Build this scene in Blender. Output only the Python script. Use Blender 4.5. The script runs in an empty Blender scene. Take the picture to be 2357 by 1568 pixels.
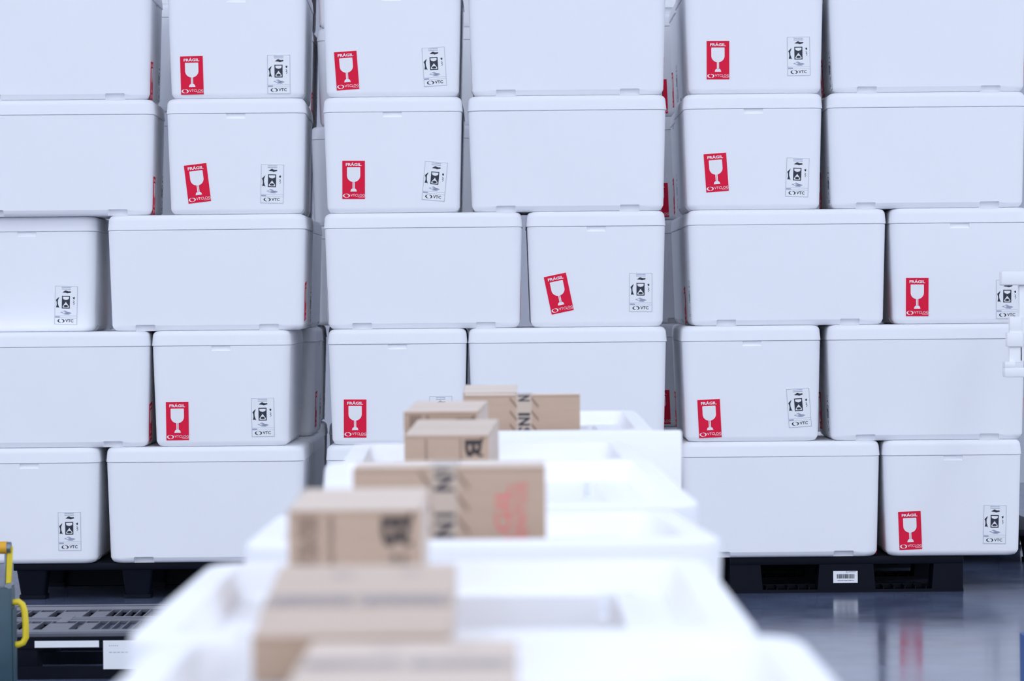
import bpy, bmesh, math, random
from mathutils import Vector, Matrix

S = bpy.context.scene
C = S.collection
random.seed(7)

# ------------------------------------------------------------------ camera, light, exposure
F_PX, CAM_D, CAM_H, HORIZON, ROLL = 7200.0, 12.0, 1.14, 690.0, 0.009
cam_data = bpy.data.cameras.new('camera')
cam_data.sensor_width = 36.0
cam_data.lens = F_PX / 2357.0 * 36.0
cam_data.shift_y = -(784.0 - HORIZON) / 2357.0
cam_data.clip_end = 200
cam_data.dof.use_dof = True
cam_data.dof.focus_distance = CAM_D
cam_data.dof.aperture_fstop = 6.5
cam = bpy.data.objects.new('camera', cam_data)
C.objects.link(cam)
cam.matrix_world = (Matrix.Translation((0, -CAM_D, CAM_H)) @ Matrix.Rotation(math.pi / 2, 4, 'X')
                    @ Matrix.Rotation(-ROLL, 4, 'Z'))
S.camera = cam

world = bpy.data.worlds.new('world')
S.world = world
world.use_nodes = True
bg = world.node_tree.nodes['Background']
bg.inputs['Color'].default_value = (0.80, 0.855, 0.975, 1)
bg.inputs['Strength'].default_value = 1.98


def lamp(x, y, z, sx, sy, power):
    d = bpy.data.lights.new('ceiling_lamp', 'AREA')
    d.shape = 'RECTANGLE'
    d.size, d.size_y = sx, sy
    d.energy = power
    d.color = (0.86, 0.92, 1.0)
    o = bpy.data.objects.new('ceiling_lamp', d)
    o.location = (x, y, z)
    C.objects.link(o)
    return o


for lx in (-4.0, 0.0, 4.0):
    lamp(lx, -8.0, 6.9, 0.6, 9.0, 138)

S.view_settings.view_transform = 'Standard'
S.view_settings.look = 'None'
S.view_settings.gamma = 1.0
S.view_settings.exposure = 0.11
S.view_settings.use_curve_mapping = False
S.cycles.use_denoising = True
S.cycles.max_bounces = 8
S.cycles.diffuse_bounces = 5


def P(px, py, depth):
    """world point at a given depth in front of the lens seen at a pixel of the 2357x1568 photograph"""
    dx, dy = px - 1178.5, py - HORIZON
    x, y = dx - ROLL * dy, dy + ROLL * dx
    return Vector((x * depth / F_PX, -CAM_D + depth, CAM_H - y * depth / F_PX))


# ------------------------------------------------------------------ materials
def nodes_of(name):
    m = bpy.data.materials.new(name)
    m.use_nodes = True
    nt = m.node_tree
    return m, nt, nt.nodes['Principled BSDF']


def mat(name, col, rough=0.6, noise=0.0, scale=20.0, bump=0.0, bscale=300.0, spec=0.5, metal=0.0, col2=None, stretch=None, emit=0):
    m, nt, b = nodes_of(name)
    b.inputs['Base Color'].default_value = (*col, 1)
    b.inputs['Roughness'].default_value = rough
    b.inputs['Specular IOR Level'].default_value = spec
    b.inputs['Metallic'].default_value = metal
    tc = nt.nodes.new('ShaderNodeTexCoord')
    src = tc.outputs['Object']
    if stretch:
        mp = nt.nodes.new('ShaderNodeMapping')
        mp.inputs['Scale'].default_value = stretch
        nt.links.new(src, mp.inputs['Vector'])
        src = mp.outputs['Vector']
    if noise or col2:
        n = nt.nodes.new('ShaderNodeTexNoise')
        n.inputs['Scale'].default_value = scale
        n.inputs['Detail'].default_value = 5
        nt.links.new(src, n.inputs['Vector'])
        r = nt.nodes.new('ShaderNodeValToRGB')
        r.color_ramp.elements[0].position = 0.3
        r.color_ramp.elements[1].position = 0.7
        c2 = col2 or tuple(c * (1 - noise) for c in col)
        r.color_ramp.elements[0].color = (*c2, 1)
        r.color_ramp.elements[1].color = (*col, 1)
        nt.links.new(n.outputs['Fac'], r.inputs['Fac'])
        nt.links.new(r.outputs['Color'], b.inputs['Base Color'])
    if bump:
        n2 = nt.nodes.new('ShaderNodeTexNoise')
        n2.inputs['Scale'].default_value = bscale
        nt.links.new(src, n2.inputs['Vector'])
        bp = nt.nodes.new('ShaderNodeBump')
        bp.inputs['Strength'].default_value = bump
        bp.inputs['Distance'].default_value = 0.002
        nt.links.new(n2.outputs['Fac'], bp.inputs['Height'])
        nt.links.new(bp.outputs['Normal'], b.inputs['Normal'])
    return m


FOAM = mat('foam', (0.908, 0.920, 0.955), 0.62, 0.015, 3.0, 0.08, 220, spec=0.3)
RED = mat('sticker_red', (0.80, 0.012, 0.055), 0.6, 0.03, 30, spec=0.15)
WHITEP = mat('print_white', (0.88, 0.88, 0.9), 0.5, 0.01)
PAPER = mat('label_paper', (0.88, 0.90, 0.93), 0.45, 0.01)
INK = mat('print_ink', (0.012, 0.018, 0.035), 0.5, 0.02)
GREYP = mat('print_grey', (0.36, 0.39, 0.52), 0.5, 0.02)
KRAFT = mat('kraft_card', (0.47, 0.335, 0.245), 0.5, 0.06, 14, 0.1, 120, spec=0.6, stretch=(1, 1, 8))
for m_ in (KRAFT,):          # sheen added to pale the carton tops, standing in for overhead light
    b_ = m_.node_tree.nodes['Principled BSDF']
    b_.inputs['Sheen Weight'].default_value = 0.55
    b_.inputs['Sheen Roughness'].default_value = 0.35
    b_.inputs['Sheen Tint'].default_value = (1, 0.97, 0.94, 1)
TAPE = mat('clear_tape', (0.53, 0.43, 0.35), 0.22, 0.03, 12)
KINK = mat('print_dark_brown', (0.035, 0.025, 0.025), 0.6, 0.05)
KLIGHT = mat('print_faint_brown', (0.27, 0.18, 0.135), 0.7, 0.06)
KBLUE = mat('print_grey_blue', (0.30, 0.29, 0.36), 0.5, 0.05)
KRED = mat('print_red', (0.78, 0.14, 0.15), 0.6, 0.05)
PALLET = mat('pallet_plastic', (0.003, 0.005, 0.012), 0.5, 0.2, 9, 0.1, 90, spec=0.12)
PALLET_LIT = mat('pallet_lit_plastic', (0.10, 0.105, 0.14), 0.38, 0.25, 9, 0.1, 90, spec=0.6)  # same black plastic, its grazing reflection put into a grey base colour
BLUE = mat('blue_plastic', (0.006, 0.085, 0.33), 0.4, 0.05)
YELLOW = mat('yellow_paint', (0.80, 0.62, 0.02), 0.4, 0.06, 25)
ORANGE = mat('amber_grip', (0.78, 0.40, 0.015), 0.45, 0.06, 25)
TEAL = mat('teal_paint', (0.035, 0.085, 0.115), 0.42, 0.25, 14)
STEEL = mat('worn_steel', (0.22, 0.26, 0.30), 0.35, 0.2, 40, metal=0.7)
WPLAST = mat('white_plastic', (0.90, 0.91, 0.93), 0.4, 0.01)
TABLE = mat('table_laminate', (0.55, 0.57, 0.6), 0.5, 0.05)
WALLM = mat('wall_paint', (0.62, 0.65, 0.72), 0.8, 0.03, 2)


def floor_material():
    m, nt, b = nodes_of('polished_concrete')
    tc = nt.nodes.new('ShaderNodeTexCoord')
    n = nt.nodes.new('ShaderNodeTexNoise')
    n.inputs['Scale'].default_value = 2.6
    n.inputs['Detail'].default_value = 9
    n.inputs['Roughness'].default_value = 0.65
    nt.links.new(tc.outputs['Object'], n.inputs['Vector'])
    r = nt.nodes.new('ShaderNodeValToRGB')
    r.color_ramp.elements[0].position = 0.33
    r.color_ramp.elements[0].color = (0.070, 0.090, 0.155, 1)
    r.color_ramp.elements[1].position = 0.7
    r.color_ramp.elements[1].color = (0.15, 0.185, 0.30, 1)
    nt.links.new(n.outputs['Fac'], r.inputs['Fac'])
    nt.links.new(r.outputs['Color'], b.inputs['Base Color'])
    r2 = nt.nodes.new('ShaderNodeMapRange')
    r2.inputs['To Min'].default_value = 0.10
    r2.inputs['To Max'].default_value = 0.20
    n3 = nt.nodes.new('ShaderNodeTexNoise')
    n3.inputs['Scale'].default_value = 6.0
    n3.inputs['Detail'].default_value = 6
    nt.links.new(tc.outputs['Object'], n3.inputs['Vector'])
    nt.links.new(n3.outputs['Fac'], r2.inputs['Value'])
    nt.links.new(r2.outputs['Result'], b.inputs['Roughness'])
    b.inputs['IOR'].default_value = 1.55
    bp = nt.nodes.new('ShaderNodeBump')
    bp.inputs['Strength'].default_value = 0.10
    bp.inputs['Distance'].default_value = 0.002
    n2 = nt.nodes.new('ShaderNodeTexNoise')
    n2.inputs['Scale'].default_value = 14
    n2.inputs['Detail'].default_value = 4
    nt.links.new(tc.outputs['Object'], n2.inputs['Vector'])
    nt.links.new(n2.outputs['Fac'], bp.inputs['Height'])
    nt.links.new(bp.outputs['Normal'], b.inputs['Normal'])
    return m


FLOOR = floor_material()


# ------------------------------------------------------------------ mesh helpers
def obj(name, me, parent=None, loc=None, rot=None):
    o = bpy.data.objects.new(name, me)
    C.objects.link(o)
    if parent:
        o.parent = parent
    if loc is not None:
        o.location = loc
    if rot is not None:
        o.rotation_euler = rot
    return o


def tag(o, label, cat, group=None):
    o['label'] = label
    o['category'] = cat
    if group:
        o['group'] = group
    return o


def thing(name, label, cat, loc=(0, 0, 0), rot=(0, 0, 0), group=None):
    o = obj(name, None, None, loc, rot)
    o.empty_display_size = 0.1
    return tag(o, label, cat, group)


def finish(bm, name, m, smooth=None):
    bmesh.ops.recalc_face_normals(bm, faces=bm.faces[:])
    me = bpy.data.meshes.new(name)
    bm.to_mesh(me)
    bm.free()
    me.materials.append(m)
    if smooth:
        for p in me.polygons:
            p.use_smooth = True
        me.set_sharp_from_angle(angle=math.radians(smooth))
    return me


def bm_box(bm, x0, x1, y0, y1, z0, z1):
    vs = [bm.verts.new((x, y, z)) for x in (x0, x1) for y in (y0, y1) for z in (z0, z1)]
    for f in ((0, 1, 3, 2), (4, 6, 7, 5), (0, 4, 5, 1), (2, 3, 7, 6), (0, 2, 6, 4), (1, 5, 7, 3)):
        bm.faces.new([vs[i] for i in f])


def boxes(name, m, *bs, bevel=0.0, seg=2):
    bm = bmesh.new()
    for b in bs:
        bm_box(bm, *b)
    if bevel:
        bmesh.ops.bevel(bm, geom=bm.edges[:], offset=bevel, segments=seg, affect='EDGES', profile=0.5)
    return finish(bm, name, m, 40 if bevel else None)


def round_rect(hx, hy, r, n=6):
    pts = []
    for cx, cy, a0 in ((hx - r, hy - r, 0), (-hx + r, hy - r, 90), (-hx + r, -hy + r, 180), (hx - r, -hy + r, 270)):
        for i in range(n + 1):
            a = math.radians(a0 + 90 * i / n)
            pts.append((cx + r * math.cos(a), cy + r * math.sin(a)))
    return pts


def loft(bm, rings):
    """rings: list of (z, hx, hy, r); closed top and bottom"""
    prev = None
    for z, hx, hy, r in rings:
        vs = [bm.verts.new((x, y, z)) for x, y in round_rect(hx, hy, r)]
        if prev:
            k = len(vs)
            for i in range(k):
                bm.faces.new((prev[i], prev[(i + 1) % k], vs[(i + 1) % k], vs[i]))
        else:
            bm.faces.new(vs[::-1])
        prev = vs
    bm.faces.new(prev)


def boolean(base, cutters, name, m, smooth=35, bevel=0.0):
    """base mesh minus cutter meshes -> new mesh data"""
    o = obj('tmp', base)
    tmp = [o]
    for c in cutters:
        k = obj('tmp_cut', c)
        tmp.append(k)
        md = o.modifiers.new('b', 'BOOLEAN')
        md.operation = 'DIFFERENCE'
        md.solver = 'EXACT'
        md.object = k
    if bevel:
        md = o.modifiers.new('bv', 'BEVEL')
        md.width = bevel
        md.segments = 3
        md.limit_method = 'ANGLE'
        md.angle_limit = math.radians(50)
    bpy.context.view_layer.update()
    dg = bpy.context.evaluated_depsgraph_get()
    me = bpy.data.meshes.new_from_object(o.evaluated_get(dg))
    me.name = name
    for t in tmp:
        bpy.data.objects.remove(t)
    me.materials.clear()
    me.materials.append(m)
    for p in me.polygons:
        p.use_smooth = True
        p.material_index = 0
    me.set_sharp_from_angle(angle=math.radians(smooth))
    return weighted(me)


def weighted(me):
    """same mesh with face-area weighted normals, so large flat faces shade flat"""
    o = obj('tmp', me)
    md = o.modifiers.new('w', 'WEIGHTED_NORMAL')
    md.keep_sharp = True
    md.weight = 100
    bpy.context.view_layer.update()
    dg = bpy.context.evaluated_depsgraph_get()
    out = bpy.data.meshes.new_from_object(o.evaluated_get(dg))
    out.name = me.name
    bpy.data.objects.remove(o)
    return out


def text_mesh(body, bold=0.0):
    """list of (verts2d, faces) of a text in unit box: height 1 = cap height, starts at x=0"""
    cu = bpy.data.curves.new('t', 'FONT')
    cu.body = body
    cu.offset = bold
    cu.resolution_u = 2
    o = obj('tmp_t', cu)
    bpy.context.view_layer.update()
    dg = bpy.context.evaluated_depsgraph_get()
    me = bpy.data.meshes.new_from_object(o.evaluated_get(dg))
    vs = [(v.co.x, v.co.y) for v in me.vertices]
    fs = [tuple(p.vertices) for p in me.polygons]
    bpy.data.objects.remove(o)
    bpy.data.meshes.remove(me)
    x0 = min(v[0] for v in vs)
    x1 = max(v[0] for v in vs)
    y0 = min(v[1] for v in vs)
    y1 = max(v[1] for v in vs)
    return [((x - x0) / (x1 - x0), (y - y0) / (y1 - y0)) for x, y in vs], fs


TXT = {}


def add_text(bm, body, x, z, w, h, y=0.0, rot=0, bold=0.02):
    """flat text in the XZ plane (facing -Y), centred on x,z; w,h = size along reading / cap direction; rot in degrees"""
    if (body, bold) not in TXT:
        TXT[(body, bold)] = text_mesh(body, bold)
    vs, fs = TXT[(body, bold)]
    a = math.radians(rot)
    ca, sa = math.cos(a), math.sin(a)
    bv = []
    for u, v in vs:
        lx, lz = (u - 0.5) * w, (v - 0.5) * h
        bv.append(bm.verts.new((x + lx * ca - lz * sa, y, z + lx * sa + lz * ca)))
    for f in fs:
        try:
            bm.faces.new([bv[i] for i in f])
        except ValueError:
            pass


def add_poly(bm, pts, y=0.0):
    bm.faces.new([bm.verts.new((x, y, z)) for x, z in pts])


def add_rect(bm, x0, x1, z0, z1, y=0.0):
    add_poly(bm, ((x0, z0), (x1, z0), (x1, z1), (x0, z1)), y)


def add_arc(bm, cx, cz, rx, rz, a0, a1, t, y=0.0, n=10):
    prev = None
    for i in range(n + 1):
        a = math.radians(a0 + (a1 - a0) * i / n)
        u = math.sin(math.pi * i / n)
        k = 1 - t * (0.35 + 0.65 * u)
        o_, i_ = (cx + rx * math.cos(a), cz + rz * math.sin(a)), (cx + rx * k * math.cos(a), cz + rz * k * math.sin(a))
        cur = (bm.verts.new((o_[0], y, o_[1])), bm.verts.new((i_[0], y, i_[1])))
        if prev:
            bm.faces.new((prev[0], cur[0], cur[1], prev[1]))
        prev = cur


# ------------------------------------------------------------------ setting
fl = obj('floor', boxes('floor', FLOOR, (-16, 16, -20, 10, -0.1, 0)))
fl['kind'] = 'structure'
wb = obj('wall_back', boxes('wall_back', WALLM, (-16, 16, 7.0, 7.2, 0, 7.0)))
wb['kind'] = 'structure'
ce = obj('shading_ceiling', boxes('shading_ceiling', WALLM, (-11, 11, -16, 7.2, 7.0, 7.1)))  # unseen ceiling, put in to cut the world light from above
ce['kind'] = 'structure'

# ------------------------------------------------------------------ closed foam box (long axis along local Y, short faces at -Y and +Y)
LX, LY, BH, LIDH = 0.537 / 2, 0.765 / 2, 0.4458, 0.058
BODYH = BH - LIDH
TAPER = 0.014
Z_PALLET = 0.14


def body_rings():
    out = []
    for z, ins in ((0, 0.020), (0.004, 0.011), (0.011, 0.005), (0.022, 0.0)):
        out.append((z, LX - TAPER - ins, LY - TAPER - ins, 0.040))
    out.append((BODYH - 0.004, LX - 0.003, LY - 0.003, 0.046))
    out.append((BODYH - 0.0008, LX - 0.0045, LY - 0.0045, 0.046))
    return out


bm = bmesh.new()
loft(bm, body_rings())
base = finish(bm, 'b', FOAM)
cut = []
for s in (-1, 1):
    y = s * (LY - 0.003)
    cut.append(boxes('c', FOAM, (-0.037, 0.037, y - 0.009, y + 0.009, BODYH - 0.020, BODYH + 0.02), bevel=0.002, seg=1))
    for sy in (-1, 1):
        x = s * (LX - TAPER)
        yc = sy * (LY - 0.145)
        cut.append(boxes('c', FOAM, (x - 0.02, x + 0.03, yc - 0.038, yc + 0.038, -0.02, 0.024), bevel=0.003, seg=1))
BODY_ME = boolean(base, cut, 'foam_box_body', FOAM, 32)

bm = bmesh.new()
rr = [(0.0, LX - 0.0022, LY - 0.0022, 0.046), (0.002, LX, LY, 0.048), (LIDH - 0.022, LX - 0.003, LY - 0.003, 0.048)]
for i in range(1, 7):
    a = math.radians(90 * i / 6)
    ins = 0.022 * (1 - math.cos(a))
    rr.append((LIDH - 0.022 + 0.022 * math.sin(a), LX - 0.003 - ins, LY - 0.003 - ins, 0.048 - ins * 0.4))
loft(bm, rr)
LID_ME = weighted(finish(bm, 'foam_box_lid', FOAM, 32))

# ---- stickers (flat pieces in XZ plane, facing -Y)
SW, SH = 0.0867, 0.147
RED_ME = boxes('fragile_sticker', RED, (-SW / 2, SW / 2, -0.0005, 0.0003, -SH / 2, SH / 2))
bm = bmesh.new()
add_text(bm, 'FRÁGIL', 0, 0.0605, 0.060, 0.0135, bold=0.03)
n = 14
g = [(-0.0245, 0.0485), (-0.0255, 0.046)]
for i in range(n + 1):
    a = math.pi + math.pi * i / n
    g.append((0.0255 * math.cos(a), 0.0165 + 0.0245 * math.sin(a)))
g += [(0.0255, 0.046), (0.0245, 0.0485)]
add_poly(bm, g)
add_rect(bm, -0.0042, -0.0008, -0.034, -0.0075)
add_rect(bm, 0.0008, 0.0042, -0.034, -0.0075)
f_ = [(-0.0125, -0.0445)]
for i in range(9):
    a = math.pi - math.pi * i / 8
    f_.append((0.0115 * math.cos(a), -0.0415 + 0.0095 * math.sin(a)))
f_.append((0.0125, -0.0445))
add_poly(bm, f_)
add_arc(bm, -0.0285, -0.0605, 0.0125, 0.0075, 100, 280, 0.42)
add_arc(bm, -0.0265, -0.0605, 0.0125, 0.0075, -80, 100, 0.42)
add_text(bm, 'VTCLOG', 0.0155, -0.0590, 0.054, 0.0098, bold=0.0)
add_rect(bm, 0.018, 0.042, -0.0668, -0.0660)
REDPRINT_ME = finish(bm, 'sticker_print', WHITEP)

LW, LH = 0.0885, 0.150
LAB_ME = boxes('handling_label', PAPER, (-LW / 2, LW / 2, -0.0005, 0.0003, -LH / 2, LH / 2))
bm = bmesh.new()
w2, h2, t = LW / 2 - 0.001, LH / 2 - 0.001, 0.0011
# hourglass panel
px0, px1, pz0, pz1 = -0.0165, 0.0145, -0.0125, 0.0365
hz = [(-0.0115, 0.0325), (0.0095, 0.0325)]
add_rect(bm, px0, px0 + 0.0035, pz0, pz1)
add_rect(bm, px1 - 0.0035, px1, pz0, pz1)
add_rect(bm, px0 + 0.0035, px1 - 0.0035, pz1 - 0.0035, pz1)
add_rect(bm, px0 + 0.0035, px1 - 0.0035, pz0, pz0 + 0.0035)
cx = (px0 + px1) / 2
add_poly(bm, ((px0 + 0.0035, pz1 - 0.0095), (cx - 0.001, 0.012), (px0 + 0.0035, pz0 + 0.009)))
add_poly(bm, ((px1 - 0.0035, pz1 - 0.0095), (px1 - 0.0035, pz0 + 0.009), (cx + 0.001, 0.012)))
add_poly(bm, ((cx - 0.0095, 0.0235), (cx - 0.001, 0.0125), (cx + 0.001, 0.0125), (cx + 0.0095, 0.0235), (cx, 0.0205)))
add_poly(bm, [(cx + 0.0085 * math.cos(a), -0.0040 + (0.0062 if math.sin(a) > 0 else 0.0030) * math.sin(a)) for a in [2 * math.pi * i / 12 for i in range(12)]])
# fish
add_poly(bm, ((-0.0200, 0.0478), (-0.0160, 0.0505), (-0.0120, 0.0520), (-0.0060, 0.0562), (-0.0015, 0.0580), (0.0030, 0.0555), (0.0090, 0.0540), (0.0150, 0.0548),
              (0.0195, 0.0520), (0.0155, 0.0490), (0.0100, 0.0478), (0.0045, 0.0462), (-0.0020, 0.0485), (-0.0100, 0.0490), (-0.0160, 0.0505)))
# upright cut of meat on the left
add_poly(bm, ((-0.0270, 0.0325), (-0.0285, 0.0270), (-0.0320, 0.0180), (-0.0318, 0.0060), (-0.0290, -0.0030), (-0.0255, -0.0115), (-0.0300, -0.0085), (-0.0385, -0.0090),
              (-0.0360, 0.0020), (-0.0365, 0.0120), (-0.0400, 0.0200), (-0.0350, 0.0250)))
# flower on the right
add_poly(bm, ((0.0250, 0.0325), (0.0285, 0.0310), (0.0320, 0.0340), (0.0330, 0.0285), (0.0310, 0.0235), (0.0275, 0.0250)))
for x, z, r in ((0.0285, 0.0175, 0.0012), (0.0310, 0.0145, 0.0015), (0.0290, 0.0105, 0.0016), (0.0320, 0.0075, 0.0013), (0.0300, 0.0035, 0.0013)):
    add_rect(bm, x - r, x + r, z - r, z + r)
add_arc(bm, -0.0200, -0.0605, 0.0120, 0.0072, 100, 280, 0.42)
add_arc(bm, -0.0165, -0.0605, 0.0120, 0.0072, -80, 100, 0.42)
add_text(bm, 'VTC', 0.0140, -0.0595, 0.031, 0.0115, bold=0.02)
LABINK_ME = finish(bm, 'label_print', INK)
bm = bmesh.new()
for x0, x1, z0, z1 in ((-w2, w2, h2 - t, h2), (-w2, w2, -h2, -h2 + t), (-w2, -w2 + t, -h2, h2), (w2 - t, w2, -h2, h2),
                       (-w2, w2, -0.0410, -0.0402), (-w2, w2, -0.0490, -0.0482), (-w2 + 0.002, -0.0230, -0.0475, -0.0430)):
    add_rect(bm, x0, x1, z0, z1)
for z in (0.0690, 0.0625):
    x = -0.018
    for k in range(9):
        dxx = (0.0030, 0.0036, 0.0026)[k % 3]
        add_rect(bm, x, x + dxx, z - 0.0014, z + 0.0014)
        x += dxx + 0.0010
# leaf shaped fruit below, as strokes
for i, (u0, u1, zz, hgt) in enumerate(((-0.021, -0.011, -0.0275, 0.0016), (-0.012, 0.004, -0.0225, 0.0016), (-0.006, 0.012, -0.0262, 0.0014), (-0.014, 0.018, -0.0305, 0.0017),
                                       (0.004, 0.0215, -0.0285, 0.0018), (-0.008, 0.014, -0.0338, 0.0017))):
    add_poly(bm, ((u0, zz - 0.0015), (u1, zz - 0.0015 - 0.001), (u1, zz + hgt - 0.0025), ((u0 + u1) / 2, zz + hgt + 0.001), (u0, zz - 0.0005)))
LABGREY_ME = finish(bm, 'label_rules', GREYP)

LEAN = math.atan2(TAPER - 0.003, BODYH - 0.022)


def face_y(z):
    return LY - TAPER + (TAPER - 0.003) * (z - 0.022) / (BODYH - 0.028)


def stick(root, which, x, z, rot, side):
    """which: 'red' or 'label'; side -1: face at local -Y, +1: face at local +Y"""
    y = side * (face_y(z) + 0.0009)
    if side < 0:
        M = Matrix.Translation((x, y, z)) @ Matrix.Rotation(LEAN, 4, 'X') @ Matrix.Rotation(-math.radians(rot), 4, 'Y')
    else:
        M = Matrix.Translation((-x, y, z)) @ Matrix.Rotation(math.pi, 4, 'Z') @ Matrix.Rotation(LEAN, 4, 'X') @ Matrix.Rotation(-math.radians(rot), 4, 'Y')
    o = obj('fragile_sticker' if which == 'red' else 'handling_label', RED_ME if which == 'red' else LAB_ME, root)
    o.matrix_local = M
    if which == 'red':
        o['label'] = 'red sticker with a white wine glass reading FRÁGIL'
        obj('sticker_print', REDPRINT_ME, o, (0, -0.0009, 0))
    else:
        o['label'] = 'white perishable goods label with hourglass and fish'
        for nm, me_ in (('label_print', LABINK_ME), ('label_rules', LABGREY_ME)):
            obj(nm, me_, o, (0, -0.0009, 0))['kind'] = 'stuff'
    return o


def foam_box(cx, front_y, row, short_front, label, group, red=None, lab=None, dz=0.0, turn=0.0):
    """row 1 = top row in the picture, row 5 stands on the pallet. cx: world x of its centre; red / lab: (x, z, rot) on the face towards the camera"""
    z = Z_PALLET + (5 - row) * BH + dz
    depth = LY if short_front else LX
    yaw = random.uniform(-0.003, 0.003) + turn
    t = thing('foam_box', label, 'foam box', (cx - depth * turn, front_y + depth, z), (0, 0, yaw + (0 if short_front else math.pi / 2)), group)
    obj('body', BODY_ME, t)
    obj('lid', LID_ME, t, (random.uniform(-.0008, .0008), random.uniform(-.0008, .0008), BODYH), (0, 0, random.uniform(-.002, .002)))
    for side in (-1, 1):
        r = red if (side < 0 and red) else (-0.155 + random.uniform(-.02, .02), 0.090 + random.uniform(-.015, .02), random.uniform(-3, 8))
        l = lab if (side < 0 and lab) else (0.160 + random.uniform(-.02, .02), 0.095 + random.uniform(-.01, .01), random.uniform(-4, 4))
        stick(t, 'red', *r, side)
        stick(t, 'label', *l, side)
    return t


ORD = ['', 'top', 'fourth', 'third', 'second', 'bottom']
# row -> per stack list of (kind, px left of lid, red sticker, label sticker, set-back) ; sticker = (px, py, angle)
WALL = {
    ('left', 1): [('L', -110, None, None, 0), ('S', 383, (441, 173, 1.5), (641, 170, 0.5), 0)],
    ('left', 2): [('L', -104, None, None, 0), ('S', 382, (454, 422, 7), (626, 423, -1.2), 0)],
    ('left', 3): [('S', -98, (-60, 715, 0), (151, 703, -1.5), 0.08), ('L', 245, None, None, 0)],
    ('left', 4): [('L', -114, None, None, 0), ('S', 348, (408, 970, 0.8), (605, 961, 1), 0)],
    ('left', 5): [('S', -94, (-50, 1235, 0), (159, 1224, 0.8), 0.0), ('L', 242, None, None, 0)],
    ('middle', 1): [('S', 741, (798, 162, 4.3), (1000, 153, 3.6), 0), ('L', 1077, None, None, 0)],
    ('middle', 2): [('S', 743, (814, 414, 0), (1001, 417, -5), 0), ('L', 1077, None, None, 0)],
    ('middle', 3): [('L', 745, None, None, 0), ('S', 1212, (1286, 676, 12), (1475, 673, 0), 0)],
    ('middle', 4): [('S', 754, (817, 964, 0), (1015, 957, 1), 0), ('L', 1078, None, None, 0)],
    ('middle', 5): [('S', 751, (815, 1230, 0), (1010, 1225, 0), 0), ('L', 1078, None, None, 0)],
    ('right', 1): [('S', 1577, (1653, 138, 0.2), (1839, 129, 1), 0), ('L', 1909, None, None, 0)],
    ('right', 2): [('S', 1574, (1649, 397, 4.3), (1836, 408, -2), 0), ('L', 1906, None, None, 0)],
    ('right', 3): [('L', 1584, None, None, 0), ('S', 2050, (2113, 684, 0), (2321, 689, 0), 0)],
    ('right', 4): [('S', 1571, (1634, 964, 3), (1840, 939, 4.3), 0), ('L', 1906, None, None, 0)],
    ('right', 5): [('L', 1570, None, None, 0), ('S', 2034, (2096, 1222, 2.5), (2291, 1208, -1), 0)],
}
for (stack, row), items in WALL.items():
    zc = Z_PALLET + (5 - row) * BH
    py_mid = HORIZON + (CAM_H - zc - BH / 2) * 600
    for kind, x0, red, lab, back in items:
        w = (0.765 if kind == 'L' else 0.537)
        xl = P(x0, py_mid - 0.009 * (x0 - 1178), CAM_D + back).x
        cx = xl + w / 2
        r = l = None
        if kind == 'S':
            pr, pl = P(red[0], red[1], CAM_D + back), P(lab[0], lab[1], CAM_D + back)
            r = (max(-0.2, pr.x - cx), pr.z - zc, red[2] - 0.5)
            l = (pl.x - cx, pl.z - zc, lab[2] - 0.5)
            txt = 'white foam box with red FRÁGIL sticker and black-and-white label'
            if red[0] < 0:
                txt = 'white foam box cut by the frame, black-and-white label showing'
        else:
            txt = 'white foam box showing its plain long side'
        foam_box(cx, random.uniform(0, 0.006) + back, row, kind == 'S', f'{txt}, {ORD[row]} row of {stack} stack', 'foam boxes in the front wall of stacks', r, l,
                 turn=0.024 if (stack == 'left' and row < 3) else 0.0)

# rear layer of the left and right stacks, seen only along their sides facing the aisle
for row in range(1, 6):
    kl = WALL[('left', row)][1][0]
    w = 0.765 if kl == 'S' else 0.537
    right_edge = -0.85 if row < 3 else -0.805
    foam_box(right_edge - w / 2, 0.82 if kl == 'S' else 0.59, row, kl != 'S', f'shaded foam box behind the left stack\'s {ORD[row]} row, beside the gap', 'foam boxes in the rear layer')
    kr = WALL[('right', row)][0][0]
    w = 0.765 if kr == 'S' else 0.537
    left_edge = 0.678
    foam_box(left_edge + w / 2, 0.82 if kr == 'S' else 0.59, row, kr != 'S', f'shaded foam box behind the right stack\'s {ORD[row]} row, beside the gap', 'foam boxes in the rear layer')

# second rank of stacks, glimpsed through the gaps
D2 = 14.0
ORD0 = ['topmost', 'fifth', 'fourth', 'third', 'second', 'bottom']


def px2x(px):
    return (px - 1178.5) * D2 / F_PX


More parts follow.
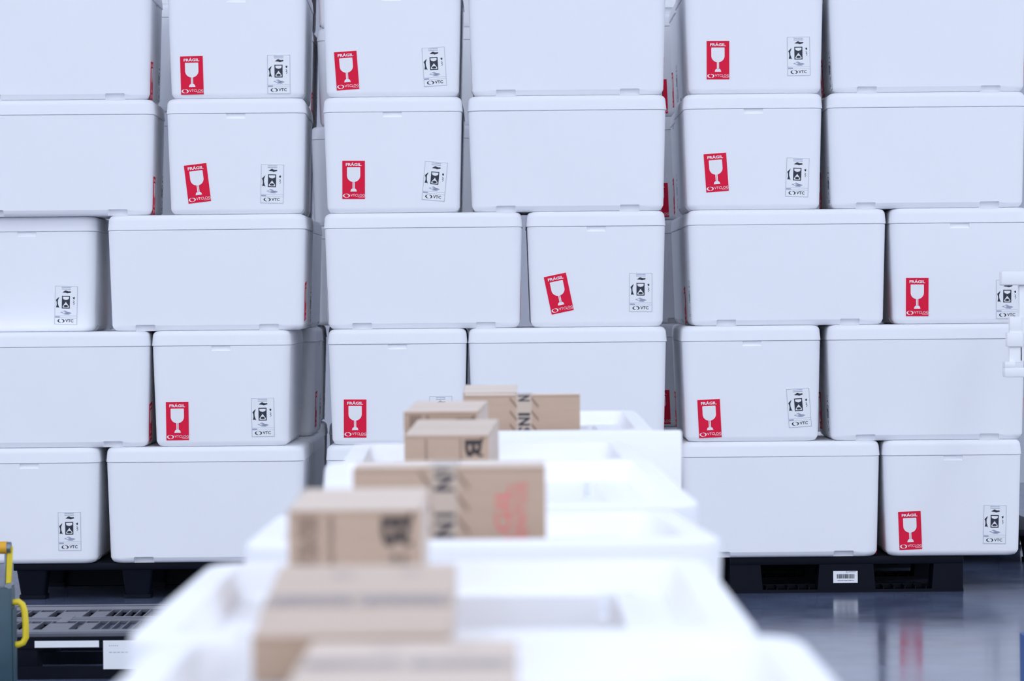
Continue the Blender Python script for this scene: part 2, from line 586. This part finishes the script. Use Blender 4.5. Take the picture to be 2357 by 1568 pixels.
for row in range(0, 6):
    G2 = 'foam boxes in the second rank'
    # seen left of the middle stack
    if row in (2, 3):
        foam_box(px2x(717) + 0.765 / 2, 2.0, row, False, f'shaded far foam box seen left of the middle stack, {ORD0[row]} layer', G2)
        foam_box(px2x(710) - 0.537 / 2, 2.0, row, True, f'shaded far foam box behind the left stack, {ORD0[row]} layer', G2)
    else:
        foam_box(px2x(724 if row < 3 else 737) - 0.765 / 2, 2.0, row, False, f'shaded far foam box behind the left stack, {ORD0[row]} layer', G2)
        foam_box(px2x(731 if row < 3 else 744) + 0.765 / 2, 2.05 if row < 3 else 2.3, row, False, f'shaded far foam box seen left of the middle stack, {ORD0[row]} layer', G2)
    # seen right of the middle stack
    if row in (1, 2, 4):
        foam_box((1462 - 1178.5) * 13.45 / F_PX + 0.537 / 2, 1.45, row, True, f'shaded far foam box seen right of the middle stack, {ORD0[row]} layer', G2,
                 red=(-0.165, 0.085, 2), lab=(0.16, 0.09, 0))
    else:
        foam_box((1480 - 1178.5) * 13.45 / F_PX + 0.765 / 2, 1.45, row, False, f'shaded far foam box seen right of the middle stack, {ORD0[row]} layer', G2)


# ------------------------------------------------------------------ pallets
def runner_pallet(label, x0, x1, y0, y1, barcode=False):
    w, d = x1 - x0, y1 - y0
    t = thing('pallet', label, 'pallet', ((x0 + x1) / 2, y0, 0), group='black pallets under the stacks')
    obj('deck', boxes('deck', PALLET, (-w / 2, w / 2, 0, d, 0.108, 0.14), bevel=0.004), t)
    bw = (0.118, 0.208, 0.112)
    xs = (-w / 2 + bw[0] / 2 + 0.002, 0.0, w / 2 - bw[2] / 2 - 0.002)
    for yi, yc in enumerate((0.062, d / 2, d - 0.062)):
        for k, xc in enumerate(xs):
            bm = bmesh.new()
            hw, hd = bw[k] / 2, 0.06
            top = [(-hw, -hd), (hw, -hd), (hw, hd), (-hw, hd)]
            a = [bm.verts.new((xc + x, yc + y, 0.109)) for x, y in top]
            c = [bm.verts.new((xc + x * 1.07 + (0.004 if k == 0 else -0.004 if k == 2 else 0), yc + y, 0.012)) for x, y in top]
            bm.faces.new(a)
            bm.faces.new(c[::-1])
            for i in range(4):
                bm.faces.new((a[i], c[i], c[(i + 1) % 4], a[(i + 1) % 4]))
            obj('block', finish(bm, 'block', PALLET), t)
    for yc in (0.062, d / 2, d - 0.062):
        bs = [(-w / 2, w / 2, yc - 0.058, yc + 0.058, 0, 0.007), (-w / 2, w / 2, yc - 0.058, yc - 0.052, 0.007, 0.012), (-w / 2, w / 2, yc + 0.052, yc + 0.058, 0.007, 0.024)]
        k = int(w / 0.04)
        for i in range(k):
            xx = -w / 2 + (i + 0.5) * w / k
            bs.append((xx - 0.0015, xx + 0.0015, yc - 0.052, yc + 0.052, 0.007, 0.022))
        obj('runner', boxes('runner', PALLET, *bs), t)
    if barcode:
        lab = obj('barcode_label', boxes('barcode_label', PAPER, (-0.047, 0.047, -0.001, 0.0, -0.023, 0.023)), t, (-0.004, 0.0015, 0.060))
        lab['label'] = 'white barcode label'
        bm = bmesh.new()
        x = -0.034
        random.seed(3)
        while x < 0.034:
            ww = random.choice((0.0008, 0.0012, 0.002))
            add_rect(bm, x, x + ww, -0.006, 0.011)
            x += ww + random.choice((0.0006, 0.001, 0.0014))
        x = -0.030
        while x < 0.030:
            add_rect(bm, x, x + 0.0022, -0.0155, -0.0115)
            x += 0.0048
        add_arc(bm, 0.006, 0.019, 0.004, 0.003, 0, 360, 0.4)
        add_rect(bm, 0.012, 0.040, 0.0185, 0.0200)
        obj('barcode_print', finish(bm, 'barcode_print', INK), lab, (0, -0.0014, 0))
    return t


def legged_pallet(label, x0, x1, y0, y1):
    w, d = x1 - x0, y1 - y0
    t = thing('pallet', label, 'pallet', ((x0 + x1) / 2, y0, 0), group='black pallets under the stacks')
    obj('deck', boxes('deck', PALLET, (-w / 2, w / 2, 0, d, 0.112, 0.14), bevel=0.004), t)
    for yc in (0.065, d / 2, d - 0.065):
        for xc in (-w / 2 + 0.07, 0, w / 2 - 0.07):
            bm = bmesh.new()
            loft(bm, [(0, 0.052, 0.05, 0.012), (0.016, 0.052, 0.05, 0.012), (0.017, 0.046, 0.045, 0.012), (0.113, 0.060, 0.058, 0.014)])
            obj('foot', finish(bm, 'foot', PALLET, 30), t, (xc, yc, 0))
    for yc in (d / 2, d - 0.065):  # added beams that block the lit floor showing between the feet
        obj('shade_beam', boxes('shade_beam', PALLET, (-w / 2 + 0.07, w / 2 - 0.07, yc - 0.012, yc + 0.012, 0.002, 0.113)), t)
    return t


runner_pallet('black plastic pallet with barcode label under the right stack', 0.828, 1.730, 0.05, 1.25, True)
runner_pallet('black plastic pallet under the middle stack', -0.52, 0.42, 0.05, 1.25)
legged_pallet('black plastic pallet on feet under the left stack', -1.93, -0.98, 0.05, 1.25)
legged_pallet('black plastic pallet under the second rank behind the left stack', -2.1, -0.75, 1.33, 2.9)  # second-rank pallets stretched forward to block light on the floor
legged_pallet('black plastic pallet under the second rank behind the middle stack', -0.72, 0.45, 1.33, 2.9)
legged_pallet('black plastic pallet under the second rank behind the right stack', 0.50, 2.3, 1.33, 2.9)  # also widened to darken the floor beside the right pallet

# empty slatted pallet on the floor at the left
EY0, EY1 = -CAM_D + 9.49, -CAM_D + 10.39
EX0, EX1 = -2.0, -0.98
t = thing('slatted_pallet', 'empty dark slatted plastic pallet lying on the floor at lower left', 'pallet', ((EX0 + EX1) / 2, EY0, 0))
w, d = EX1 - EX0, EY1 - EY0
ZT = 0.14
rails = ((0.0, 0.018), (0.035, 0.113), (0.364, 0.402), (0.420, 0.446), (0.464, 0.50), (0.726, 0.83), (0.862, 0.90))
for a, b in rails:
    obj('rail', boxes('rail', PALLET_LIT, (-w / 2, w / 2, a, b, ZT - 0.012, ZT), bevel=0.002, seg=1), t)
xoff = (EX0 + EX1) / 2
for a, b, depth, py, ribs, plates in ((0.50, 0.726, 10.1, 1412, (16, 39, 62, 271, 294, 316, 338), ((85, 119), (142, 197), (218, 250))),
                                      (0.113, 0.364, 9.75, 1438, (12, 36, 244, 267, 290, 314), ((64, 89), (112, 170), (192, 222)))):
    for px in ribs:
        xx = P(px, py, depth).x - xoff
        obj('slat_rib', boxes('slat_rib', PALLET_LIT, (xx - 0.0016, xx + 0.0016, a, b, ZT - 0.016, ZT - 0.001)), t)
    for p0, p1 in plates:
        xx0, xx1 = P(p0, py, depth).x - xoff, P(p1, py, depth).x - xoff
        obj('slat_plate', boxes('slat_plate', PALLET_LIT, (xx0, xx1, a, b - 0.055, ZT - 0.014, ZT - 0.001)), t)
        for xx in (xx0, xx1):
            obj('slat_rib', boxes('slat_rib', PALLET_LIT, (xx - 0.0016, xx + 0.0016, a, b, ZT - 0.016, ZT - 0.0005)), t)
xx0, xx1 = P(141, 1425, 9.93).x - xoff, P(166, 1425, 9.93).x - xoff
obj('crosspiece', boxes('crosspiece', PALLET_LIT, (xx0, xx1, 0.32, 0.52, ZT - 0.013, ZT + 0.0005)), t)
obj('front_beam', boxes('front_beam', PALLET, (-w / 2, w / 2, 0.0, 0.02, 0.092, ZT - 0.012), bevel=0.002, seg=1), t)
obj('rear_beam', boxes('rear_beam', PALLET, (-w / 2, w / 2, d - 0.02, d, 0.092, ZT - 0.012), bevel=0.002, seg=1), t)
for yc in (0.06, d / 2, d - 0.06):
    for xc in (-w / 2 + 0.06, -0.02, w / 2 - 0.07):
        obj('block', boxes('block', PALLET, (xc - 0.06, xc + 0.06, yc - 0.055, yc + 0.055, 0.012, ZT - 0.012), bevel=0.006), t)
    bs = [(-w / 2, w / 2, yc - 0.058, yc + 0.058, 0, 0.007), (-w / 2, w / 2, yc - 0.058, yc - 0.054, 0.007, 0.040)]  # front lip raised to hide the lit floor behind it
    for i in range(25):
        xx = -w / 2 + (i + 0.5) * w / 25
        bs.append((xx - 0.0015, xx + 0.0015, yc - 0.055, yc + 0.055, 0.007, 0.022))
    obj('runner', boxes('runner', PALLET, *bs), t)
xw0, xw1 = P(80, 1482, 9.49).x, P(228, 1482, 9.49).x
xo = (EX0 + EX1) / 2
s = obj('label_strip', boxes('label_strip', PAPER, (xw0 - xo, xw1 - xo, -0.002, 0.0, 0.097, 0.117)), t)
s['label'] = 'white strip on the front beam'
xa = P(238, 1500, 9.49).x
s = obj('paper_tag', boxes('paper_tag', PAPER, (xa - xo, xa - xo + 0.13, -0.003, -0.001, 0.030, 0.117)), t)
s['label'] = 'white paper tag on the pallet front'
bm = bmesh.new()
for k in range(5):
    add_rect(bm, 0.018 + 0.006 * k, 0.021 + 0.006 * k, 0.100, 0.1025)
    add_rect(bm, 0.018 + 0.012 * k, 0.027 + 0.012 * k, 0.080, 0.082)
obj('tag_print', finish(bm, 'tag_print', GREYP), s, (xa - xo, -0.0034, 0))


# ------------------------------------------------------------------ packing table and open foam boxes
TZ = 0.436
t = thing('packing_table', 'grey packing table carrying the row of open foam boxes', 'table', (-0.03, -CAM_D + 4.9, 0))
obj('table_top', boxes('table_top', TABLE, (-0.25, 0.25, -3.1, 3.15, TZ - 0.03, TZ), bevel=0.004), t)
for y in (-2.9, -0.9, 1.0, 2.95):
    for x in (-0.21, 0.21):
        obj('leg', boxes('leg', STEEL, (x - 0.02, x + 0.02, y - 0.02, y + 0.02, 0, TZ - 0.03), bevel=0.003), t)
obj('apron', boxes('apron', STEEL, (-0.22, 0.22, -2.95, 2.98, TZ - 0.075, TZ - 0.031), bevel=0.003), t)

OW, OL, OH = 0.548, 0.765, 0.41
bm = bmesh.new()
loft(bm, [(0, OW / 2 - 0.03, OL / 2 - 0.03, 0.04), (0.01, OW / 2 - 0.016, OL / 2 - 0.016, 0.045), (OH - 0.01, OW / 2 - 0.002, OL / 2 - 0.002, 0.05),
          (OH - 0.003, OW / 2 - 0.004, OL / 2 - 0.004, 0.05), (OH, OW / 2 - 0.010, OL / 2 - 0.010, 0.046)])
base = finish(bm, 'o', FOAM)


def rr_cut(hx, hy, r, z0, z1, flare=0.0):
    bm = bmesh.new()
    loft(bm, [(z0, hx, hy, r), (z1, hx + flare, hy + flare, r)])
    return finish(bm, 'c', FOAM)


cuts = [rr_cut(OW / 2 - 0.050, OL / 2 - 0.050, 0.03, OH - 0.030, OH + 0.03, 0.02),
        rr_cut(OW / 2 - 0.110, OL / 2 - 0.110, 0.02, OH - 0.290, OH + 0.02, 0.006)]
for sx in (-1, 1):
    for sy in (-1, 1):
        x, y = sx * (OW / 2 - 0.103), sy * (OL / 2 - 0.092)
        cuts.append(boxes('c', FOAM, (x - 0.020, x + 0.020, y - 0.017, y + 0.024, OH - 0.055, OH - 0.01)))
OPEN_ME = boolean(base, cuts, 'open_foam_box', FOAM, 35, bevel=0.004)


def place_open(label, depth_back, x_right_back, x_right_front, z_back, z_front):
    yb = -CAM_D + depth_back
    yaw = math.atan2(x_right_back - x_right_front, OL)      # rotation about Z
    tilt = math.atan2(z_back - z_front, OL)
    o = obj('open_foam_box', OPEN_ME)
    xc = (x_right_back + x_right_front) / 2 - OW / 2
    R = Matrix.Rotation(-yaw, 4, 'Z') @ Matrix.Rotation(tilt, 4, 'X')
    top = Vector((xc, yb - OL / 2, (z_back + z_front) / 2))
    o.matrix_world = Matrix.Translation(top - (R.to_3x3() @ Vector((0, 0, OH)))) @ R
    return tag(o, label, 'foam box', 'open foam boxes on the table')


place_open('farthest open white foam box, holding cartons beside the upright foam board', 7.47, 0.297, 0.306, 0.874, 0.857)
place_open('open white foam box with two small lettered cartons, before the upright board', 6.20, 0.228, 0.240, 0.858, 0.850)
place_open('open white foam box without cartons, third from the far end', 5.22, 0.232, 0.272, 0.873, 0.846)
place_open('open white foam box holding the wide carton printed in red', 4.28, 0.222, 0.240, 0.850, 0.869)
place_open('open white foam box holding a lettered carton, behind the flat carton', 3.42, 0.212, 0.212, 0.856, 0.856)
place_open('nearest open white foam box, cut by the bottom edge of the picture', 2.64, 0.243, 0.243, 0.856, 0.856)

# upright foam lid between the two farthest open boxes
bm = bmesh.new()
loft(bm, [(0, 0.262, 0.023, 0.006), (0.42, 0.266, 0.025, 0.006), (0.424, 0.264, 0.023, 0.005)])
o = obj('foam_board', finish(bm, 'foam_board', FOAM, 35), None, (0.356 - 0.266, -CAM_D + 6.62, TZ))
tag(o, 'plain white foam board standing upright between two open boxes', 'foam board')


# ------------------------------------------------------------------ cardboard cartons
def carton(label, fx0, fx1, fy, depth, dlen, base_z, tilt=0.0, yaw=0.0):
    """front top edge at pixels fx0..fx1, fy at the given depth"""
    a, b = P(fx0, fy, depth), P(fx1, fy, depth)
    w = b.x - a.x
    mid = (a + b) / 2
    h = mid.z - base_z
    R = Matrix.Rotation(yaw, 4, 'Z') @ Matrix.Rotation(tilt, 4, 'X')
    root = thing('carton', label, 'cardboard box')
    root.matrix_world = Matrix.Translation(mid - R.to_3x3() @ Vector((0, 0, h))) @ R
    obj('carton_body', boxes('carton_body', KRAFT, (-w / 2, w / 2, 0, dlen, 0, h - 0.004), bevel=0.0015, seg=1), root)
    g = 0.0012
    obj('flap', boxes('flap', KRAFT, (-w / 2, w / 2, 0, dlen / 2 - g, h - 0.004, h), bevel=0.001, seg=1), root)
    obj('flap', boxes('flap', KRAFT, (-w / 2, w / 2, dlen / 2 + g, dlen, h - 0.004, h), bevel=0.001, seg=1), root)
    return root, w, h


def print_front(root, name, m, fn, parent=None):
    bm = bmesh.new()
    fn(bm)
    return obj(name, finish(bm, name, m), parent or root, (0, -0.0008, 0))


def print_top(root, name, m, fn, z, parent=None):
    bm = bmesh.new()
    fn(bm)
    return obj(name, finish(bm, name, m), parent or root, (0, 0, z + 0.0008), (-math.pi / 2, 0, 0))


def tape_down(root, x, w, h, wid, dlen):
    t = obj('tape', boxes('tape', TAPE, (x - wid / 2, x + wid / 2, -0.0006, 0, h * 0.02, h + 0.0006), (x - wid / 2, x + wid / 2, 0, dlen, h, h + 0.0006)), root)
    return t


# wide cartons standing on edge with printed tape
def wide_carton(label, fx0, fx1, fy, depth, dlen, base_z, tape_px, red=False, tilt=0.0, cap_px=27, marks=()):
    root, w, h = carton(label, fx0, fx1, fy, depth, dlen, base_z, tilt)
    s = depth / F_PX
    cx = (fx0 + fx1) / 2
    tx = (tape_px - cx) * s
    tp = tape_down(root, tx, w, h, cap_px * s * 1.35, dlen)
    # INSTITUTO BUTANTAN, running downwards
    cap = cap_px * s
    pitch = (52 if not red else 55) * s

    def letter(ch, z, ww):
        o_ = print_front(root, 'tape_letter', INK, lambda bm: add_text(bm, ch, tx, z, ww, cap, rot=-90, bold=0.03), tp)
        o_.location = (0, -0.0014, 0)

    for ch, p0, p1 in marks:
        letter(ch, h - ((p0 + p1) / 2 - fy) * s, (p1 - p0) * s)

    for side in (-1, 1):
        def hatch(bm):
            z = h - 0.004
            k = 0
            while z > 0.08:
                xa = tx + side * cap * 0.62
                xb = tx + side * cap * 1.22
                x0, x1 = min(xa, xb), max(xa, xb)
                add_poly(bm, ((x0, z), (x0, z - cap * 0.26), (x1, z - cap * 0.26 - cap * 0.75), (x1, z - cap * 0.75)))
                z -= cap * 1.12
                k += 1
        print_front(root, 'hatch_print', KLIGHT, hatch)
    if red:
        def redtext(bm):
            L1, L2 = 240 * s, 300 * s
            xr1, xr2 = (1152 - cx) * s, (1198 - cx) * s
            ztop1, ztop2 = h - (1118 - fy) * s, h - (1112 - fy) * s
            add_text(bm, 'FRÁGIL', xr1, ztop1 - L1 / 2, L1, 46 * s, rot=90, bold=0.0)
            add_text(bm, 'MEDICAMENTOS', xr2, ztop2 - L2 / 2, L2, 28 * s, rot=90, bold=0.0)
        print_front(root, 'red_print', KRED, redtext)
    return root


# small cartons with the letter B
def small_carton(label, fx0, fx1, fy, depth, dlen, base_z, tilt, yaw, logo_px, block_px, lines_px, text_py0):
    root, w, h = carton(label, fx0, fx1, fy, depth, dlen, base_z, tilt, yaw)
    s = depth / F_PX
    cx = (fx0 + fx1) / 2
    if logo_px:
        def logo(bm):
            x = (logo_px[0] - cx) * s
            z = h - (logo_px[1] - fy) * s
            sz = logo_px[2] * s
            add_text(bm, 'B', x, z, sz * 1.05, sz, rot=-90, bold=0.03)
            add_poly(bm, ((x + sz * 0.40, z + sz * 0.42), (x + sz * 0.52, z + sz * 0.66), (x + sz * 0.62, z + sz * 0.66), (x + sz * 0.56, z + sz * 0.3)))
            add_rect(bm, x + sz * 0.30, x + sz * 0.58, z - sz * 0.50, z - sz * 0.36)
            zz = z - sz * 0.80
            add_text(bm, 'INSTITUTO', x + sz * 0.30, zz - sz * 0.75, sz * 1.5, sz * 0.20, rot=-90, bold=0.02)
            add_text(bm, 'BUTANTAN', x - sz * 0.05, zz - sz * 0.75, sz * 1.5, sz * 0.20, rot=-90, bold=0.02)
        print_front(root, 'letter_print', KINK, logo)
    if block_px:
        def block(bm):
            for px in block_px:
                x = (px - cx) * s
                z = h - text_py0 * s
                while z > 0.05:
                    ln = random.uniform(0.012, 0.03)
                    add_rect(bm, x - 2.6 * s, x + 2.6 * s, z - ln, z)
                    z -= ln + 0.004
        print_front(root, 'text_block', KLIGHT, block)
    if lines_px:
        def lines(bm):
            for px in lines_px:
                x = (px - cx) * s
                add_rect(bm, x - 1.6 * s, x + 1.6 * s, 0.01, h - 0.006)
        print_front(root, 'printed_line', KLIGHT, lines)
    return root, w, h


def top_tape(root, w, h, dlen, y_frac, wid):
    y = dlen * y_frac
    tp = obj('tape', boxes('tape', TAPE, (-w / 2, w / 2, y - wid / 2, y + wid / 2, h, h + 0.0006)), root)

    def fn(bm):
        add_text(bm, 'INSTITUTO', -w * 0.25, y, w * 0.40, wid * 0.5, bold=0.02)
        add_text(bm, 'BUTANTAN', w * 0.24, y, w * 0.40, wid * 0.5, bold=0.02)
    bm = bmesh.new()
    fn(bm)
    me = finish(bm, 'tape_lettering', KBLUE)
    me.transform(Matrix.Translation((0, 0, h + 0.0014)) @ Matrix.Rotation(-math.pi / 2, 4, 'X'))
    obj('tape_lettering', me, tp)
    bm = bmesh.new()
    add_text(bm, 'INSTITUTO', -w * 0.12, dlen * 0.83, w * 0.12, wid * 0.22, bold=0.02)
    add_text(bm, 'BUTANTAN', w * 0.25, dlen * 0.86, w * 0.10, wid * 0.18, bold=0.02)
    me = finish(bm, 'top_print', KBLUE)
    me.transform(Matrix.Translation((0, 0, h + 0.0008)) @ Matrix.Rotation(-math.pi / 2, 4, 'X'))
    obj('top_print', me, root)


HB = 0.575
small_carton('small tan carton behind the farthest taped carton', 1066, 1190, 904, 7.02, 0.25, HB, math.radians(2.5), 0, None, None, None, 0)
wide_carton('farthest wide tan carton with vertical black lettered tape', 1068, 1335, 909, 6.86, 0.11, HB, 1206, False, 0, 27, (('N', 910, 924), ('I', 951, 957), ('N', 961, 980), ('S', 984, 999), ('T', 1003, 1017), ('I', 1021, 1027)))
small_carton('small tan carton behind another, left of the farthest taped carton', 928, 1099, 948, 5.83, 0.21, HB, math.radians(3.5), math.radians(-5), (1068, 985, 40), (945, 952, 959, 966, 984), None, 8)
small_carton('small tan carton marked with a dark B, front of a pair', 930, 1125, 1002, 5.55, 0.24, HB, math.radians(4.5), math.radians(-4), (1089, 1033, 38), None, (980, 1060), 0)
wide_carton('wide tan carton with black lettered tape and red vertical print', 811, 1256, 1075, 3.76, 0.13, HB, 1022, True, 0, 46, (('A', 1077, 1089), ('N', 1095, 1131), ('I', 1181, 1190), ('N', 1202, 1237), ('S', 1243, 1270)))
small_carton('tan carton with text block and dark B, left foreground', 662, 971, 1174, 3.06, 0.245, HB, math.radians(1.5), 0, (910, 1225, 66), (688, 696, 704, 712, 720, 728, 758, 764), None, 14)
r, w, h = small_carton('flat tan carton lying across foam rims, lettered tape on top', 579, 1036, 1463, 2.42, 0.30, P(800, 1463, 2.42).z - 0.038, math.radians(5.6), 0, None, None, None, 0)
top_tape(r, w, h, 0.30, 0.45, 0.055)
r, w, h = small_carton('nearest tan carton cut off by the bottom of the picture', 643, 1192, 1602, 2.02, 0.33, HB, 0, 0, None, None, None, 0)
top_tape(r, w, h, 0.33, 0.52, 0.055)

# ------------------------------------------------------------------ things at the frame's edges
# yellow handled trolley at the left
TD = 9.0


def X(px, py=1400):
    return P(px, py, TD).x


def Z(py, px=30):
    return P(px, py, TD).z


ty = -CAM_D + TD
t = thing('trolley', 'teal trolley post with yellow grip at the left picture edge', 'trolley', (X(10), ty, 0))
x0 = X(10)


def tube(name, m, pts, r, parent, n=10):
    bm = bmesh.new()
    prev = None
    for i, p in enumerate(pts):
        p = Vector(p)
        dvec = (Vector(pts[min(i + 1, len(pts) - 1)]) - Vector(pts[max(i - 1, 0)])).normalized()
        B = Vector((0, 1, 0)) if abs(dvec.y) < 0.9 else Vector((1, 0, 0))
        N = dvec.cross(B).normalized()
        ring = [bm.verts.new(p + r * (math.cos(2 * math.pi * (k + .5) / n) * B + math.sin(2 * math.pi * (k + .5) / n) * N)) for k in range(n)]
        if prev:
            for k in range(n):
                bm.faces.new((prev[k], prev[(k + 1) % n], ring[(k + 1) % n], ring[k]))
        else:
            bm.faces.new(ring[::-1])
        prev = ring
    bm.faces.new(prev)
    return obj(name, finish(bm, name, m, 50), parent)


obj('post', boxes('post', TEAL, (X(-60) - x0, X(29) - x0, -0.02, 0.05, 0.02, Z(1352)), bevel=0.006), t)
obj('side_plate', boxes('side_plate', TEAL, (X(29) - x0 - 0.002, X(34) - x0, -0.01, 0.04, 0.02, Z(1400)), bevel=0.002), t)
obj('base_plate', boxes('base_plate', TEAL, (X(-170) - x0, X(42) - x0, -0.06, 0.12, 0, 0.025), bevel=0.004), t)
zt, zb = Z(1388), Z(1485)
xh = X(55) - x0
xs_ = X(26) - x0
g = tube('grip_handle', YELLOW, [(xs_, 0.01, zt), (xs_ + (xh - xs_) * 0.55, 0.01, zt + 0.002), (xh - 0.006, 0.01, zt - 0.006), (xh, 0.01, zt - 0.024),
                                 (xh + 0.003, 0.01, (zt + zb) / 2), (xh + 0.003, 0.01, zb + 0.02), (xh - 0.005, 0.01, zb + 0.005), (xs_ + (xh - xs_) * 0.5, 0.01, zb), (xs_, 0.01, zb)], 0.0098, t, 8)
g['label'] = 'yellow C-shaped grip'
arm = boxes('strap_arm', YELLOW, (-0.0085, 0.0085, -0.004, 0.004, 0, Z(1258) - Z(1352)), bevel=0.002, seg=1)
obj('strap_arm', arm, t, (X(19) - x0, 0.005, Z(1352)), (0, 0.055, 0))
obj('strap_edge', boxes('strap_edge', STEEL, (-0.0025, 0.0025, -0.006, 0.006, 0, Z(1262) - Z(1352)), bevel=0.001, seg=1), t, (X(11) - x0, 0.005, Z(1352)), (0, 0.03, 0))
tb = tube('cross_grip', ORANGE, [(X(-120) - x0, 0.005, Z(1262)), (X(17) - x0, 0.005, Z(1261))], 0.018, t, 14)
tb['label'] = 'amber horizontal grip tube'
tube('grip_cap', STEEL, [(X(15) - x0, 0.005, Z(1261)), (X(26) - x0, 0.005, Z(1261))], 0.0165, t, 14)
obj('hinge_bracket', boxes('hinge_bracket', STEEL, (X(13) - x0, X(28) - x0, -0.012, 0.02, Z(1378), Z(1342)), bevel=0.006), t)
tube('bolt', STEEL, [(X(24) - x0, -0.02, Z(1348)), (X(24) - x0, 0.03, Z(1348))], 0.008, t, 10)

# blue crate at the right edge
CD = 8.5
pl = P(2347, 1456, CD)
CW_, CL_, CH_ = 0.40, 0.50, pl.z
t = thing('crate', 'blue plastic crate on the floor at the lower right edge', 'crate', (pl.x + CW_ / 2, pl.y - CL_, 0))
th = 0.006
obj('crate_floor', boxes('crate_floor', BLUE, (-CW_ / 2, CW_ / 2, 0, CL_, 0, th)), t)
for nm, b in (('side_wall', (-CW_ / 2, -CW_ / 2 + th, 0, CL_, th, CH_)), ('side_wall', (CW_ / 2 - th, CW_ / 2, 0, CL_, th, CH_)),
              ('end_wall', (-CW_ / 2 + th, CW_ / 2 - th, 0, th, th, CH_ - 0.012)), ('end_wall', (-CW_ / 2 + th, CW_ / 2 - th, CL_ - th, CL_, th, CH_))):
    obj(nm, boxes(nm, BLUE, b, bevel=0.0015, seg=1), t)
for x in (-CW_ / 2 + 0.010, CW_ / 2 - 0.010):
    obj('rim', boxes('rim', BLUE, (x - 0.008, x + 0.008, -0.006, CL_ + 0.006, CH_ - 0.012, CH_ + 0.001), bevel=0.002, seg=1), t)

# white bracket stand at the right edge
BD = 11.4
s = BD / F_PX
bx = P(2357, 745, BD)
t = thing('bracket_stand', 'white stepped plastic bracket on a stand at the right edge', 'stand', (bx.x, bx.y, 0))


def bxy(x0_, x1_, y0_, y1_, d0=-0.03, d1=0.03):
    return ((x0_ - 2357) * s, (x1_ - 2357) * s, d0, d1, bx.z - (y1_ - 745) * s, bx.z - (y0_ - 745) * s)


obj('post', boxes('post', WPLAST, (0.03, 0.08, -0.025, 0.025, 0.015, 1.35), bevel=0.004), t)
obj('base', boxes('base', WPLAST, (0.025, 0.35, -0.15, 0.15, 0, 0.016), bevel=0.004), t)
obj('upper_arm', boxes('upper_arm', WPLAST, bxy(2303, 2410, 624, 657), bevel=0.006, seg=3), t)
obj('plate', boxes('plate', WPLAST, bxy(2346, 2410, 657, 832, -0.01, 0.025), bevel=0.003), t)
obj('clip', boxes('clip', WPLAST, bxy(2323, 2350, 729, 766, -0.015, 0.02), bevel=0.003), t)
obj('clip', boxes('clip', WPLAST, bxy(2316, 2352, 765, 798, -0.022, 0.026), bevel=0.003), t)
obj('clip', boxes('clip', WPLAST, bxy(2322, 2352, 798, 834, -0.010, 0.02), bevel=0.003), t)
obj('lower_arm', boxes('lower_arm', WPLAST, bxy(2309, 2410, 846, 868), bxy(2309, 2334, 832, 847), bevel=0.004), t)
